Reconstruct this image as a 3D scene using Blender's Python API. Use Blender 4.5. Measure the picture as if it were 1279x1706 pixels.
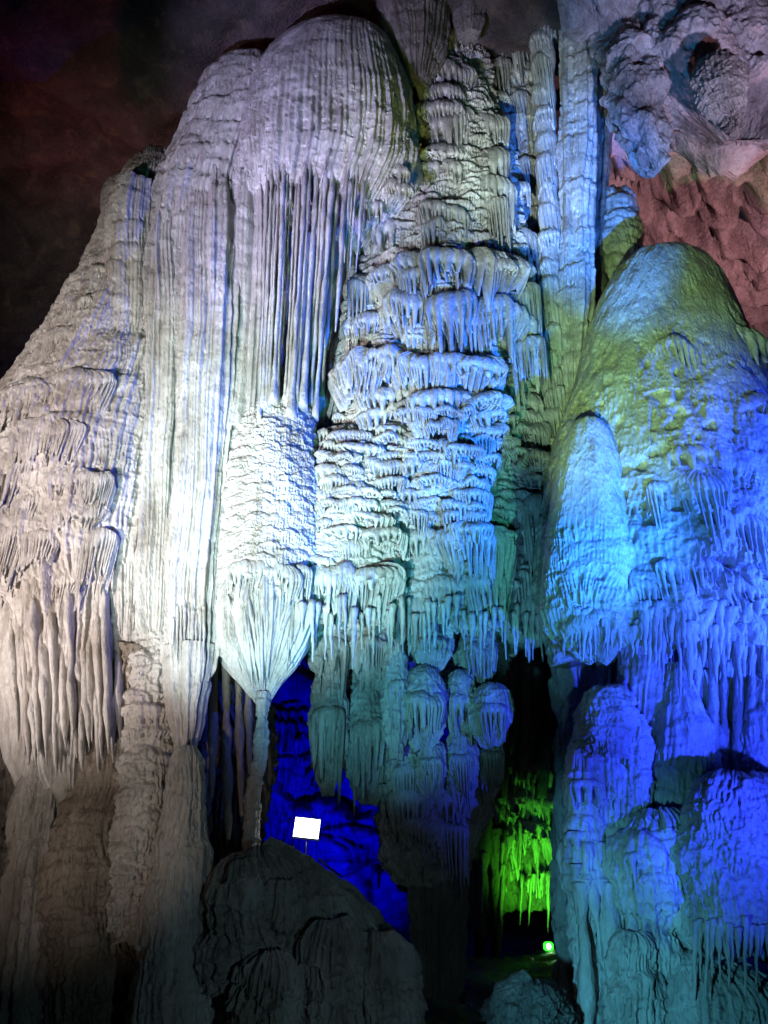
import bpy, math, random
import numpy as np
from mathutils import Vector

S = bpy.context.scene
for o in list(bpy.data.objects):
    bpy.data.objects.remove(o)
C = S.collection

# ------------------------------------------------------------------ camera
PITCH = math.radians(25.0)
FPX, CX, CY = 1280.0, 639.5, 853.0            # focal length and centre in photograph pixels
CAM = np.array([0.0, 0.0, 1.6])
cd = bpy.data.cameras.new('camera')
cam = bpy.data.objects.new('camera', cd)
C.objects.link(cam)
cam.location = CAM
cam.rotation_euler = (math.radians(90) + PITCH, 0, 0)
cd.sensor_fit = 'VERTICAL'
cd.sensor_height = 24.0
cd.lens = 24.0 * FPX / 1706.0
cd.clip_end = 500
S.camera = cam
CP, SP = math.cos(PITCH), math.sin(PITCH)


def at(px, py, Y):
    """world point on the plane at distance Y that the photograph shows at px, py"""
    px = np.asarray(px, float); py = np.asarray(py, float); Y = np.asarray(Y, float)
    dx = (px - CX) / FPX
    dv = (CY - py) / FPX
    dy = CP - dv * SP
    dz = SP + dv * CP
    k = Y / dy
    return np.stack(np.broadcast_arrays(dx * k, Y, CAM[2] + dz * k), -1)


def mpp(py, Y):
    """metres per photograph pixel across the view at that height and distance"""
    dv = (CY - np.asarray(py, float)) / FPX
    return np.asarray(Y, float) / (CP - dv * SP) / FPX


def proj(P):
    d = P - CAM
    f = d[..., 1] * CP + d[..., 2] * SP
    up = -d[..., 1] * SP + d[..., 2] * CP
    return CX + d[..., 0] / f * FPX, CY - up / f * FPX


# ------------------------------------------------------------------ world: underground, next to no light from outside
W = bpy.data.worlds.new('World')
S.world = W
W.use_nodes = True
bgn = W.node_tree.nodes['Background']
bgn.inputs['Color'].default_value = (0.30, 0.22, 0.24, 1)
bgn.inputs['Strength'].default_value = 0.004
S.view_settings.view_transform = 'Standard'
S.view_settings.look = 'None'
S.view_settings.gamma = 1
S.view_settings.exposure = 0
S.view_settings.use_curve_mapping = False
S.cycles.max_bounces = 4
S.cycles.diffuse_bounces = 1
S.cycles.sample_clamp_indirect = 4
S.cycles.use_denoising = True


# ------------------------------------------------------------------ the cave's coloured flood lamps
def flood(name, loc, target, col, watts, cone, blend=0.6, radius=0.25):
    l = bpy.data.lights.new(name, 'SPOT')
    l.energy = watts; l.color = col; l.spot_size = math.radians(cone); l.spot_blend = blend
    l.shadow_soft_size = radius
    o = bpy.data.objects.new(name, l)
    C.objects.link(o)
    o.location = loc
    o.rotation_euler = (Vector(target) - Vector(loc)).to_track_quat('-Z', 'Y').to_euler()
    return o


flood('flood_lamp_white_warm', (-7.5, 3.0, 0.4), at(170, 760, 13), (1.0, 0.88, 0.84), 12000, 56, 1.0, 0.10)
flood('flood_lamp_warm_low', (-4.5, 4.0, 0.4), at(140, 1220, 13), (1.0, 0.84, 0.72), 900, 46, 1.0, 0.12)
flood('flood_lamp_white_cold', (-3.2, 5.0, 0.4), at(450, 850, 12.3), (0.66, 0.94, 1.0), 9600, 42, 1.0, 0.08)
flood('flood_lamp_white_centre', (-3.8, 4.2, 0.4), at(560, 520, 13), (0.62, 0.90, 1.0), 5200, 44, 1.0, 0.08)
flood('flood_lamp_cyan', (-1.6, 5.5, 0.3), at(640, 1050, 13), (0.14, 0.72, 0.92), 3000, 40, 1.0, 0.08)
flood('flood_lamp_blue_centre', (6.0, 6.0, 1.2), at(800, 720, 13), (0.02, 0.15, 1.0), 26000, 28, 0.9, 0.08)
flood('flood_lamp_blue_right', (10.8, 8.4, 4.5), at(1220, 900, 12), (0.02, 0.07, 1.0), 17500, 66, 1.0, 0.12)
flood('flood_lamp_blue_column', (3.2, 4.0, 0.5), at(975, 330, 13.4), (0.04, 0.20, 1.0), 55000, 14, 0.9, 0.08)
flood('flood_lamp_cream', (-1.5, 3.5, 0.4), at(885, 270, 13.3), (0.78, 1.0, 0.92), 20000, 14, 1.0, 0.08)
flood('flood_lamp_periwinkle', (1.2, 3.5, 0.4), at(1090, 820, 12), (0.10, 0.42, 0.72), 1700, 48, 0.9, 0.12)
flood('flood_lamp_cyan_right', (-0.6, 5.6, 0.3), at(1050, 1560, 12), (0.10, 0.58, 0.85), 1700, 38, 1.0, 0.12)
flood('flood_lamp_blue_low_right', (6.2, 5.5, 0.6), at(1150, 1200, 12), (0.02, 0.05, 1.0), 7500, 54, 1.0, 0.12)
flood('flood_lamp_green_gap', (-1.0, 3.0, 0.4), at(1050, 560, 12.6), (0.42, 0.76, 0.30), 12500, 24, 1.0, 0.12)
flood('flood_lamp_green_wash', (4.4, 4.0, 0.4), at(660, 640, 13), (0.03, 0.42, 0.24), 3600, 54, 1.0, 0.12)
flood('flood_lamp_teal_low', (1.4, 5.0, 0.4), at(520, 1400, 12.5), (0.30, 0.52, 0.60), 230, 74, 1.0, 0.12)
flood('flood_lamp_hidden_blue', at(480, 1525, 20.5), at(510, 1270, 26), (0.0, 0.0, 1.0), 6000, 112, 0.7)
flood('flood_lamp_hidden_green', at(915, 1572, 18.2), at(885, 1425, 20.9), (0.10, 1.0, 0.03), 900, 62, 1.0)
flood('flood_lamp_red_ceiling', (14.5, 14.0, 8.0), at(1240, 360, 18), (1.0, 0.48, 0.55), 8000, 75, 0.9)
flood('flood_lamp_lilac_dome', (-5.5, 4.0, 0.5), at(545, 165, 13), (0.52, 0.46, 0.98), 24000, 27, 1.0, 0.12)
flood('flood_lamp_lilac_rock', (7.5, 5.0, 3.0), at(1210, 100, 12), (0.56, 0.52, 0.90), 17000, 26, 1.0)
flood('flood_lamp_blue_rock', (2.2, 4.5, 1.0), at(1050, 130, 12), (0.05, 0.30, 0.80), 11000, 16, 1.0)
flood('flood_lamp_red_far', (-8.5, 18.0, 14.5), (-8.0, 13.0, 22.5), (1.0, 0.16, 0.18), 480, 100, 1.0)
flood('flood_lamp_amber', (0.2, 9.6, 9.0), at(700, 20, 13), (0.50, 0.52, 0.10), 2200, 36, 1.0)


# ------------------------------------------------------------------ numbers: noise and interpolation
def _h(ix, iy, iz, seed):
    h = (ix.astype(np.int64) * 374761393 + iy.astype(np.int64) * 668265263 + iz.astype(np.int64) * 2147483647 + seed * 974711) & 0xFFFFFFFF
    h = ((h ^ (h >> 13)) * 1274126177) & 0xFFFFFFFF
    h = h ^ (h >> 16)
    return (h & 0xFFFF) / 32767.5 - 1.0


def noise(x, y, z=0.0, seed=0):
    x, y, z = np.broadcast_arrays(np.asarray(x, float), np.asarray(y, float), np.asarray(z, float))
    ix, iy, iz = np.floor(x), np.floor(y), np.floor(z)
    fx, fy, fz = x - ix, y - iy, z - iz
    fx = fx * fx * (3 - 2 * fx); fy = fy * fy * (3 - 2 * fy); fz = fz * fz * (3 - 2 * fz)
    def l2(k):
        a = _h(ix, iy, iz + k, seed); b = _h(ix + 1, iy, iz + k, seed)
        c = _h(ix, iy + 1, iz + k, seed); d = _h(ix + 1, iy + 1, iz + k, seed)
        return (a + (b - a) * fx) * (1 - fy) + (c + (d - c) * fx) * fy
    if not fz.any():
        return l2(0)
    return l2(0) * (1 - fz) + l2(1) * fz


def fbm(x, y, z=0.0, seed=0, octv=3):
    s, a = 0.0, 1.0
    for k in range(octv):
        f = 2.03 ** k
        s = s + a * noise(np.asarray(x) * f, np.asarray(y) * f, np.asarray(z) * f, seed + k)
        a *= 0.5
    return s / (2 - 2 * a)


def pchip(xs, ys, x):
    xs = np.asarray(xs, float); ys = np.asarray(ys, float)
    h = np.diff(xs); d = np.diff(ys) / h
    m = np.zeros_like(ys)
    m[0], m[-1] = d[0], d[-1]
    for i in range(1, len(xs) - 1):
        if d[i - 1] * d[i] > 0:
            w1, w2 = 2 * h[i] + h[i - 1], h[i] + 2 * h[i - 1]
            m[i] = (w1 + w2) / (w1 / d[i - 1] + w2 / d[i])
    i = np.clip(np.searchsorted(xs, x) - 1, 0, len(xs) - 2)
    t = (x - xs[i]) / h[i]
    return ((1 + 2 * t) * (1 - t) ** 2 * ys[i] + t * (1 - t) ** 2 * h[i] * m[i]
            + t * t * (3 - 2 * t) * ys[i + 1] + t * t * (t - 1) * h[i] * m[i + 1])


# ------------------------------------------------------------------ objects
def mesh_of(name, V, F):
    V = np.asarray(V, np.float32).reshape(-1, 3); F = np.asarray(F, np.int32).reshape(-1, 4)
    me = bpy.data.meshes.new(name)
    me.vertices.add(len(V)); me.vertices.foreach_set('co', V.ravel())
    me.loops.add(F.size); me.loops.foreach_set('vertex_index', F.ravel())
    me.polygons.add(len(F)); me.polygons.foreach_set('loop_start', np.arange(0, F.size, 4, dtype=np.int32))
    me.polygons.foreach_set('use_smooth', np.ones(len(F), bool))
    me.update(calc_edges=True)
    return me


def obj(name, V, F, mat, parent=None):
    V = np.asarray(V, float).reshape(-1, 3)
    if parent is not None:
        org = np.array(parent.location)
        if parent.parent is not None:
            org = org + np.array(parent.parent.location)
    else:
        org = np.array([V[:, 0].mean(), V[:, 1].mean(), V[:, 2].min()])
    me = mesh_of(name, V - org, F)
    me.materials.append(mat)
    o = bpy.data.objects.new(name, me)
    C.objects.link(o)
    if parent is None:
        o.location = org
    else:
        o.parent = parent
    return o


def tag(o, label, cat, group=None):
    o['label'] = label; o['category'] = cat
    if group: o['group'] = group
    return o


def thing(name, loc, label, cat, group=None):
    o = bpy.data.objects.new(name, None)
    C.objects.link(o)
    o.location = loc
    o.empty_display_size = 0.3
    return tag(o, label, cat, group)


def grid_faces(nr, nc, wrap=False):
    r = np.arange(nr - 1)[:, None]
    c = np.arange(nc if wrap else nc - 1)[None, :]
    c2 = (c + 1) % nc
    return np.stack([r * nc + c, r * nc + c2, (r + 1) * nc + c2, (r + 1) * nc + c], -1).reshape(-1, 4)


def merge(parts):
    V, F, n = [], [], 0
    for v, f in parts:
        v = np.asarray(v).reshape(-1, 3)
        V.append(v); F.append(np.asarray(f) + n); n += len(v)
    return np.concatenate(V), np.concatenate(F)


# depth of what has been built so far, in cells of 6 photograph pixels; used to seat pieces on the rock under them
CELL = 6
OFF = 40
ZB = np.full((1706 // CELL + 2 * OFF, 1279 // CELL + 2 * OFF), np.inf)


def zstamp(P):
    px, py = proj(P.reshape(-1, 3))
    i = (py / CELL).astype(int) + OFF; j = (px / CELL).astype(int) + OFF
    k = (i >= 0) & (i < ZB.shape[0]) & (j >= 0) & (j < ZB.shape[1])
    np.minimum.at(ZB, (i[k], j[k]), P.reshape(-1, 3)[k, 1])


def depth(px, py, default=13.5, n=2):
    i = int(py / CELL) + OFF; j = int(px / CELL) + OFF
    w = ZB[max(i - n, 0):i + n + 1, max(j - n, 0):j + n + 1]
    w = w[np.isfinite(w)]
    return float(np.median(w)) if len(w) else default


def loft(rows, Ya, dr, nt, nz, disp=None, stamp=True, cap=True, nback=10, tmax=100.0, seat=0.5):
    """a rounded column or dome. rows: (py, left px, right px[, extra distance]) from the top down"""
    rows = np.array([tuple(r) + ((0.0,) if len(r) == 3 else ()) for r in rows], float)
    py = np.linspace(rows[0, 0], rows[-1, 0], nz)
    xl = pchip(rows[:, 0], rows[:, 1], py); xr = pchip(rows[:, 0], rows[:, 2], py); dY = pchip(rows[:, 0], rows[:, 3], py)
    hwp = np.maximum((xr - xl) / 2, 0.5)
    rd = dr * hwp * mpp(py, Ya)
    rdm = np.convolve(np.pad(rd, nz // 6, mode='edge'), np.ones(2 * (nz // 6) + 1) / (2 * (nz // 6) + 1), 'valid')
    Ye = Ya + dY - seat * rdm
    ctr = at((xl + xr) / 2, py, Ye)
    R = hwp * mpp(py, Ye)
    tm = math.radians(tmax)
    t = np.concatenate([np.linspace(-tm, tm, nt), np.linspace(tm, 2 * math.pi - tm, nback + 2)[1:-1]])
    T, _ = np.meshgrid(t, py)
    X = ctr[:, 0:1] + R[:, None] * np.sin(T)
    Y = (Ya + dY)[:, None] - rd[:, None] * np.cos(T)
    Z = np.repeat(ctr[:, 2:3], len(t), 1)
    P = np.stack([X, Y, Z], -1)
    if disp is not None:
        du = np.roll(P, -1, 1) - np.roll(P, 1, 1)
        dv = np.gradient(P, axis=0)
        n = np.cross(dv, du)
        n /= np.linalg.norm(n, axis=-1, keepdims=True) + 1e-9
        mid = P[nz // 2, nt // 2]
        if (n[nz // 2, nt // 2] * (P[nz // 2, nt // 2] - np.array([ctr[nz // 2, 0], Ya, mid[2]]))).sum() < 0:
            n = -n
        Rref = float(np.median(R))
        d, dz = disp(T * Rref, Z, T, np.repeat(py[:, None], len(t), 1), X)
        P = P + n * d[..., None]
        P[..., 2] += dz
    if stamp:
        zstamp(P[:, :nt])
    V = P
    if cap:
        last = P[-1]
        c = last.mean(0)
        rings = [c + (last - c) * k + np.array([0, 0, (1 - k) * 0.25 * R[-1]]) for k in (0.7, 0.35, 0.02)]
        first = P[0]; c0 = first.mean(0)
        top = [c0 + (first - c0) * k for k in (0.02, 0.5)]
        V = np.concatenate([np.array(top), P, np.array(rings)], 0)
    return V.reshape(-1, 3), grid_faces(V.shape[0], V.shape[1], True)


def tube(pts, rad, sides=8, flat=1.0, noise_amp=0.0, nf=3.0, seed=0, seg=None, stamp=False):
    """a stem through world points with its own radius at each, flat > 1 stretches it in depth"""
    pts = np.asarray(pts, float); rad = np.asarray(rad, float)
    if seg:
        s = np.linspace(0, 1, len(pts)); q = np.linspace(0, 1, seg)
        pts = np.stack([pchip(s, pts[:, k], q) for k in range(3)], -1)
        rad = pchip(s, rad, q)
    a = np.linspace(0, 2 * math.pi, sides, endpoint=False)
    N = len(pts)
    Rr = np.repeat(rad[:, None], sides, 1)
    if noise_amp:
        zz = pts[:, 2:3]
        Rr = Rr * (1 + noise_amp * noise(zz * nf, 0 * zz + seed * 1.7, seed=seed) + 0.5 * noise_amp * noise(np.cos(a)[None] * 1.5 + seed, np.sin(a)[None] * 1.5, zz * nf * 1.7, seed=seed + 3))
    P = np.stack([pts[:, 0:1] + Rr * np.sin(a)[None], pts[:, 1:2] - Rr * flat * np.cos(a)[None], np.repeat(pts[:, 2:3], sides, 1)], -1)
    if stamp:
        zstamp(P)
    ends0 = np.repeat(pts[:1][:, None], sides, 1); ends1 = np.repeat(pts[-1:][:, None], sides, 1)
    ends0 = ends0 + (P[:1] - ends0) * 0.05; ends1 = ends1 + (P[-1:] - ends1) * 0.05
    V = np.concatenate([ends0, P, ends1], 0)
    return V.reshape(-1, 3), grid_faces(N + 2, sides, True)


def stem(px, Y, rpx, **kw):
    """tube given by photograph positions [(px, py)...], distances and radii in pixels"""
    p = np.array(px, float)
    Y = np.broadcast_to(np.asarray(Y, float), (len(p),))
    return tube(at(p[:, 0], p[:, 1], Y), np.asarray(rpx, float) * mpp(p[:, 1], Y), **kw)


def tier_mesh(c, w, p, L, hc, ribw, rng, taper=0.2, lo=0.35):
    """a hanging tier of flowstone: low rounded cap, skirt of ribs that part into drip points"""
    a, b = w / 2, p
    nrib = int(max(4, min(44, 2.7 * a / ribw)))
    sub = 6
    na = nrib * sub + 1
    ang = np.radians(np.linspace(-105, 105, na))
    sd = rng.randrange(10 ** 6)
    q = np.linspace(0, nrib, na) + 0.45 * noise(np.linspace(0, nrib * 0.6, na), 0 * ang, seed=sd)
    i = np.floor(q); f = q - i
    s = 1 - np.abs(2 * f - 1)
    rl = lo + (1 - lo) * (0.5 + 0.5 * _h(i, i * 0, i * 0, sd))
    big = 0.8 + 0.4 * noise(q / 4, 0 * q, seed=sd + 1)
    wide = np.clip((s - 0.22) * (2.4 + 1.4 * _h(i, i * 0, i * 0, sd + 4)), 0, 1)
    ln = L * big * (0.16 + (rl - 0.16) * wide)
    ridge = np.clip(s * 1.5, 0, 1) ** 0.6
    out = 1 + 0.20 * noise(q / 3.5, 0 * q, seed=sd + 2) + 0.08 * noise(q / 1.3, 0 * q, seed=sd + 5)
    wav = 0.5 * hc * noise(q / 3.5, 0 * q, seed=sd + 3)
    tw = rng.uniform(-0.12, 0.12)
    sx = np.sin(ang + tw); sy = np.cos(ang + tw)
    sx = np.sign(sx) * np.abs(sx) ** 0.88; sy = np.sign(sy) * np.abs(sy) ** 0.55
    rows = []
    for k in range(6):
        ph = k / 5 * math.pi / 2
        rad = math.sin(ph) ** 0.9
        rows.append((rad * out, hc * math.cos(ph) + wav * rad + 0.12 * hc * noise(q / 2, 0 * q + k * 0.7, seed=sd + 6), 0.35 * ribw * (1 - ridge) * rad))
    for k in range(1, 9):
        u = k / 8
        pinch = ribw * (0.4 + 2.2 * min(1, u * 2.2)) * (1 - ridge)
        rows.append(((1 - taper * u ** 1.4) * out, wav - ln * u, pinch + 0.3 * ribw * noise(i, 0 * i + u * 3, seed=sd + 7)))
    rows.append((0.70 * out, wav - ln * 0.93, 0 * ang))
    P = []
    for rad, zz, pin in rows:
        P.append(np.stack([c[0] + (a * rad - pin * 0.3) * sx, c[1] - (b * rad - pin) * sy, c[2] + zz], -1))
    P = np.array(P)
    return P.reshape(-1, 3), grid_faces(P.shape[0], P.shape[1])


# ------------------------------------------------------------------ rock relief
def ribs(u, w, seed=0, amp=0.6):
    ph = u / w + amp * fbm(u / (3 * w), 0 * u, seed=seed, octv=2)
    i = np.floor(ph); f = ph - i
    return (1 - np.abs(2 * f - 1)) ** 0.6, i


def terraces(u, z, h, seed=0, ribw=0.12, warp=0.9, asp=2.2):
    """shelves of flowstone that bulge at the lip and hang down in ribs; 0..1"""
    q = z / h + warp * fbm(u / (asp * h), z / (3 * h), seed=seed, octv=3) + 0.25 * np.abs(np.sin(u / (0.55 * h) + 2 * noise(u / h, z / (4 * h), seed=seed + 9)))
    k = np.floor(q); f = q - k
    st = 0.75 + 0.5 * _h(k, k * 0, k * 0, seed + 5) * 0.5
    prof = np.where(f > 0.72, np.sqrt(np.clip(1 - ((f - 0.72) / 0.28) ** 2, 0, 1)), 0.55 + 0.45 * (f / 0.72))
    r, _ = ribs(u + 0.15 * h * _h(k, k * 0, k * 0, seed + 6), ribw, seed + 2)
    prof = prof - 0.38 * (1 - r) * np.clip(1.15 - f * 1.15, 0, 1)
    return prof * st


def scales(U, Z, w, h, seed, ribw=0.08, long=1.0, rv=0.55):
    """overlapping hanging tiers scattered over a surface: bulging lip, ribbed skirt, ragged drip points; 0..1"""
    gi = np.floor(U / w); gj = np.floor(Z / h)
    out = np.zeros_like(U)
    r, ri = ribs(U + 0.02 * noise(U * 3, Z * 1.5, seed=seed + 77), ribw, seed + 31, 0.8)
    tip = 0.45 + 0.55 * (0.5 + 0.5 * _h(ri, gj * 0, gj * 0, seed + 8))
    tipr = tip * (0.35 + 0.65 * np.clip(r * 1.5, 0, 1))
    for dj in (-1, 0, 1, 2):
        for di in (-1, 0, 1):
            i = gi + di; j = gj + dj
            q = lambda n: 0.5 + 0.5 * _h(i, j, i * 0, seed + 101 * n)
            x = (U - (i + 0.5 + 0.9 * (q(1) - 0.5)) * w) / (w * (0.5 + 0.45 * q(2)))
            e2 = np.clip(1 - x * x, 0, 1); e = np.sqrt(e2)
            y = Z - (j + 0.5 + 0.9 * (q(3) - 0.5)) * h + 0.30 * h * x * x + 0.05 * h * noise(U * 6 / w, j, seed=seed + 3)
            cap = h * (0.2 + 0.22 * q(4)) * (e + 0.05)
            ln = h * long * (0.6 + 0.8 * q(5)) * (0.45 + 0.55 * e) * tipr + 1e-4
            up = e * np.sqrt(np.clip(1 - (y / cap) ** 2, 0, 1))
            g = -y / ln
            dn = np.where(g < 1, (e ** 0.5) * (1 - 0.28 * g) * (1 - rv * (1 - r) * np.clip(g * 1.3 + 0.1, 0, 1)), 0)
            o = np.where(y > 0, up, dn) * (0.55 + 0.45 * q(6)) * (e2 > 0)
            out = np.maximum(out, o)
    return out


# ------------------------------------------------------------------ materials
def rock(name, c1, c2, stain, rough=0.5, bump=0.35, scale=1.0, streak=0.35, spec=0.35):
    m = bpy.data.materials.new(name); m.use_nodes = True
    nt = m.node_tree; N = nt.nodes; L = nt.links
    b = N['Principled BSDF']
    b.inputs['Roughness'].default_value = rough
    b.inputs['Specular IOR Level'].default_value = spec
    geo = N.new('ShaderNodeNewGeometry')
    mp = N.new('ShaderNodeMapping'); mp.inputs['Scale'].default_value = (scale, scale, scale * 0.22)
    L.new(geo.outputs['Position'], mp.inputs['Vector'])
    n1 = N.new('ShaderNodeTexNoise'); n1.inputs['Scale'].default_value = 2.2; n1.inputs['Detail'].default_value = 7
    L.new(mp.outputs[0], n1.inputs['Vector'])
    n2 = N.new('ShaderNodeTexNoise'); n2.inputs['Scale'].default_value = 0.9 * scale; n2.inputs['Detail'].default_value = 6
    L.new(geo.outputs['Position'], n2.inputs['Vector'])
    r1 = N.new('ShaderNodeValToRGB'); r1.color_ramp.elements[0].position = 0.32; r1.color_ramp.elements[1].position = 0.66
    r1.color_ramp.elements[0].color = c2 + (1,); r1.color_ramp.elements[1].color = c1 + (1,)
    L.new(n1.outputs['Fac'], r1.inputs['Fac'])
    r2 = N.new('ShaderNodeValToRGB'); r2.color_ramp.elements[0].position = 0.50; r2.color_ramp.elements[1].position = 0.74
    r2.color_ramp.elements[0].color = (0, 0, 0, 1); r2.color_ramp.elements[1].color = (streak,) * 3 + (1,)
    L.new(n2.outputs['Fac'], r2.inputs['Fac'])
    mx = N.new('ShaderNodeMix'); mx.data_type = 'RGBA'
    L.new(r2.outputs['Color'], mx.inputs[0]); L.new(r1.outputs['Color'], mx.inputs[6]); mx.inputs[7].default_value = stain + (1,)
    mp5 = N.new('ShaderNodeMapping'); mp5.inputs['Scale'].default_value = (2.6 * scale, 2.6 * scale, 0.16 * scale)
    L.new(geo.outputs['Position'], mp5.inputs['Vector'])
    n5 = N.new('ShaderNodeTexNoise'); n5.inputs['Scale'].default_value = 1.6; n5.inputs['Detail'].default_value = 5; n5.inputs['Distortion'].default_value = 0.4
    L.new(mp5.outputs[0], n5.inputs['Vector'])
    r5 = N.new('ShaderNodeMapRange'); r5.inputs['From Min'].default_value = 0.54; r5.inputs['From Max'].default_value = 0.70; r5.inputs['To Max'].default_value = streak * 0.9
    L.new(n5.outputs['Fac'], r5.inputs['Value'])
    ms = N.new('ShaderNodeMix'); ms.data_type = 'RGBA'
    L.new(r5.outputs['Result'], ms.inputs[0]); L.new(mx.outputs[2], ms.inputs[6]); ms.inputs[7].default_value = tuple(0.62 * (0.5 * p + 0.5 * q) for p, q in zip(c2, (0.46, 0.34, 0.24))) + (1,)
    n3 = N.new('ShaderNodeTexNoise'); n3.inputs['Scale'].default_value = 14 * scale; n3.inputs['Detail'].default_value = 9; n3.inputs['Roughness'].default_value = 0.7
    mp3 = N.new('ShaderNodeMapping'); mp3.inputs['Scale'].default_value = (1, 1, 0.5)
    L.new(geo.outputs['Position'], mp3.inputs['Vector']); L.new(mp3.outputs[0], n3.inputs['Vector'])
    vo = N.new('ShaderNodeTexVoronoi'); vo.inputs['Scale'].default_value = 22 * scale
    L.new(mp3.outputs[0], vo.inputs['Vector'])
    bp = N.new('ShaderNodeBump'); bp.inputs['Strength'].default_value = bump; bp.inputs['Distance'].default_value = 0.10
    L.new(n3.outputs['Fac'], bp.inputs['Height'])
    bp2 = N.new('ShaderNodeBump'); bp2.inputs['Strength'].default_value = bump * 0.6; bp2.inputs['Distance'].default_value = 0.04
    L.new(vo.outputs['Distance'], bp2.inputs['Height']); L.new(bp.outputs['Normal'], bp2.inputs['Normal']); L.new(bp2.outputs['Normal'], b.inputs['Normal'])
    # fine speckle in the colour, wet and dry patches in the gloss
    r3 = N.new('ShaderNodeMapRange'); r3.inputs['From Min'].default_value = 0.3; r3.inputs['From Max'].default_value = 0.7; r3.inputs['To Min'].default_value = 0.70; r3.inputs['To Max'].default_value = 1.08
    L.new(n3.outputs['Fac'], r3.inputs['Value'])
    mm = N.new('ShaderNodeMix'); mm.data_type = 'RGBA'; mm.blend_type = 'MULTIPLY'; mm.inputs[0].default_value = 1.0
    L.new(ms.outputs[2], mm.inputs[6]); L.new(r3.outputs['Result'], mm.inputs[7]); L.new(mm.outputs[2], b.inputs['Base Color'])
    r4 = N.new('ShaderNodeMapRange'); r4.inputs['From Min'].default_value = 0.35; r4.inputs['From Max'].default_value = 0.65; r4.inputs['To Min'].default_value = rough - 0.2; r4.inputs['To Max'].default_value = rough + 0.15
    L.new(n1.outputs['Fac'], r4.inputs['Value']); L.new(r4.outputs['Result'], b.inputs['Roughness'])
    return m


def plain(name, col, rough=0.5, metal=0.0, emit=None, strength=0):
    m = bpy.data.materials.new(name); m.use_nodes = True
    b = m.node_tree.nodes['Principled BSDF']
    b.inputs['Base Color'].default_value = col + (1,); b.inputs['Roughness'].default_value = rough; b.inputs['Metallic'].default_value = metal
    if emit:
        b.inputs['Emission Color'].default_value = emit + (1,); b.inputs['Emission Strength'].default_value = strength
    return m


M_white = rock('white_calcite', (0.66, 0.63, 0.60), (0.42, 0.39, 0.36), (0.27, 0.22, 0.18), 0.42, 0.55, 1.0, 0.65, 0.45)
M_grey = rock('grey_calcite', (0.54, 0.51, 0.48), (0.31, 0.28, 0.25), (0.18, 0.14, 0.11), 0.42, 0.65, 1.0, 0.7, 0.45)
M_tan = rock('tan_calcite', (0.42, 0.36, 0.30), (0.24, 0.20, 0.16), (0.12, 0.08, 0.06), 0.55, 0.7, 1.0, 0.7)
M_ochre = rock('ochre_calcite', (0.60, 0.58, 0.50), (0.40, 0.37, 0.28), (0.44, 0.38, 0.20), 0.42, 0.6, 1.0, 0.7, 0.45)
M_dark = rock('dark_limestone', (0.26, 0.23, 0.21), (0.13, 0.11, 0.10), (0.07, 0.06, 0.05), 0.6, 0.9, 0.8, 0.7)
M_ceil = rock('pale_limestone', (0.50, 0.45, 0.43), (0.30, 0.25, 0.24), (0.13, 0.09, 0.08), 0.65, 1.0, 0.6, 0.9)
M_black = rock('shade_toned_limestone', (0.10, 0.08, 0.075), (0.05, 0.04, 0.04), (0.03, 0.025, 0.02), 0.8, 0.9, 0.6, 0.7, spec=0.15)  # darkness of the unlit left ceiling put into the rock colour
M_floor = rock('damp_cave_floor', (0.16, 0.13, 0.12), (0.08, 0.07, 0.06), (0.05, 0.04, 0.035), 0.45, 0.9, 1.2, 0.6)

R = random.Random(11)


# ------------------------------------------------------------------ structure: floor, ceiling, back wall
def sheet(fn, nu, nv):
    u, v = np.meshgrid(np.linspace(0, 1, nu), np.linspace(0, 1, nv))
    P = fn(u, v)
    return P.reshape(-1, 3), grid_faces(nv, nu)


def structure(name, V, F, mat):
    o = obj(name, V, F, mat)
    o['kind'] = 'structure'
    return o


def floor_z(x, y):
    z = 0.30 * fbm(x * 0.5, y * 0.5, seed=2, octv=4) + 0.12 * fbm(x * 1.8, y * 1.8, seed=4, octv=5) + 0.16 * np.clip(noise(x * 2.6, y * 2.2, seed=6) - 0.45, 0, 1) ** 0.6
    q = np.clip((17.0 - y) / 4.0, 0, 1)
    return z - 0.14 + np.clip(y - 22, 0, 30) * 0.02 - 0.75 * q * q * (3 - 2 * q)


def floor_fn(u, v):
    x = 2 + 47 * np.sign(2 * u - 1) * np.abs(2 * u - 1) ** 2.2; y = -8 + 58 * v ** 1.0
    z = floor_z(x, y)
    return np.stack([x, y, z], -1)


structure('cave_floor', *sheet(floor_fn, 420, 420), M_floor)


def ceil_h(x, y):
    z = 23.0 + 0.10 * (x - 4) - 0.18 * np.clip(y - 14, 0, 40) + 1.6 * fbm(x * 0.22, y * 0.22, seed=20, octv=4)
    pit = fbm(x * 0.9 + 0.5 * y, y * 0.7, seed=25, octv=2)
    return z + 0.9 * np.clip(pit - 0.32, 0, 1) + 0.15 * fbm(x * 1.6, y * 1.6, seed=27, octv=4)


def ceil_left(u, v):
    y = -8 + 56 * v
    x = -45 + (45 + 0.36 * y) * u
    return np.stack([x, y, ceil_h(x, y)], -1)


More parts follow.
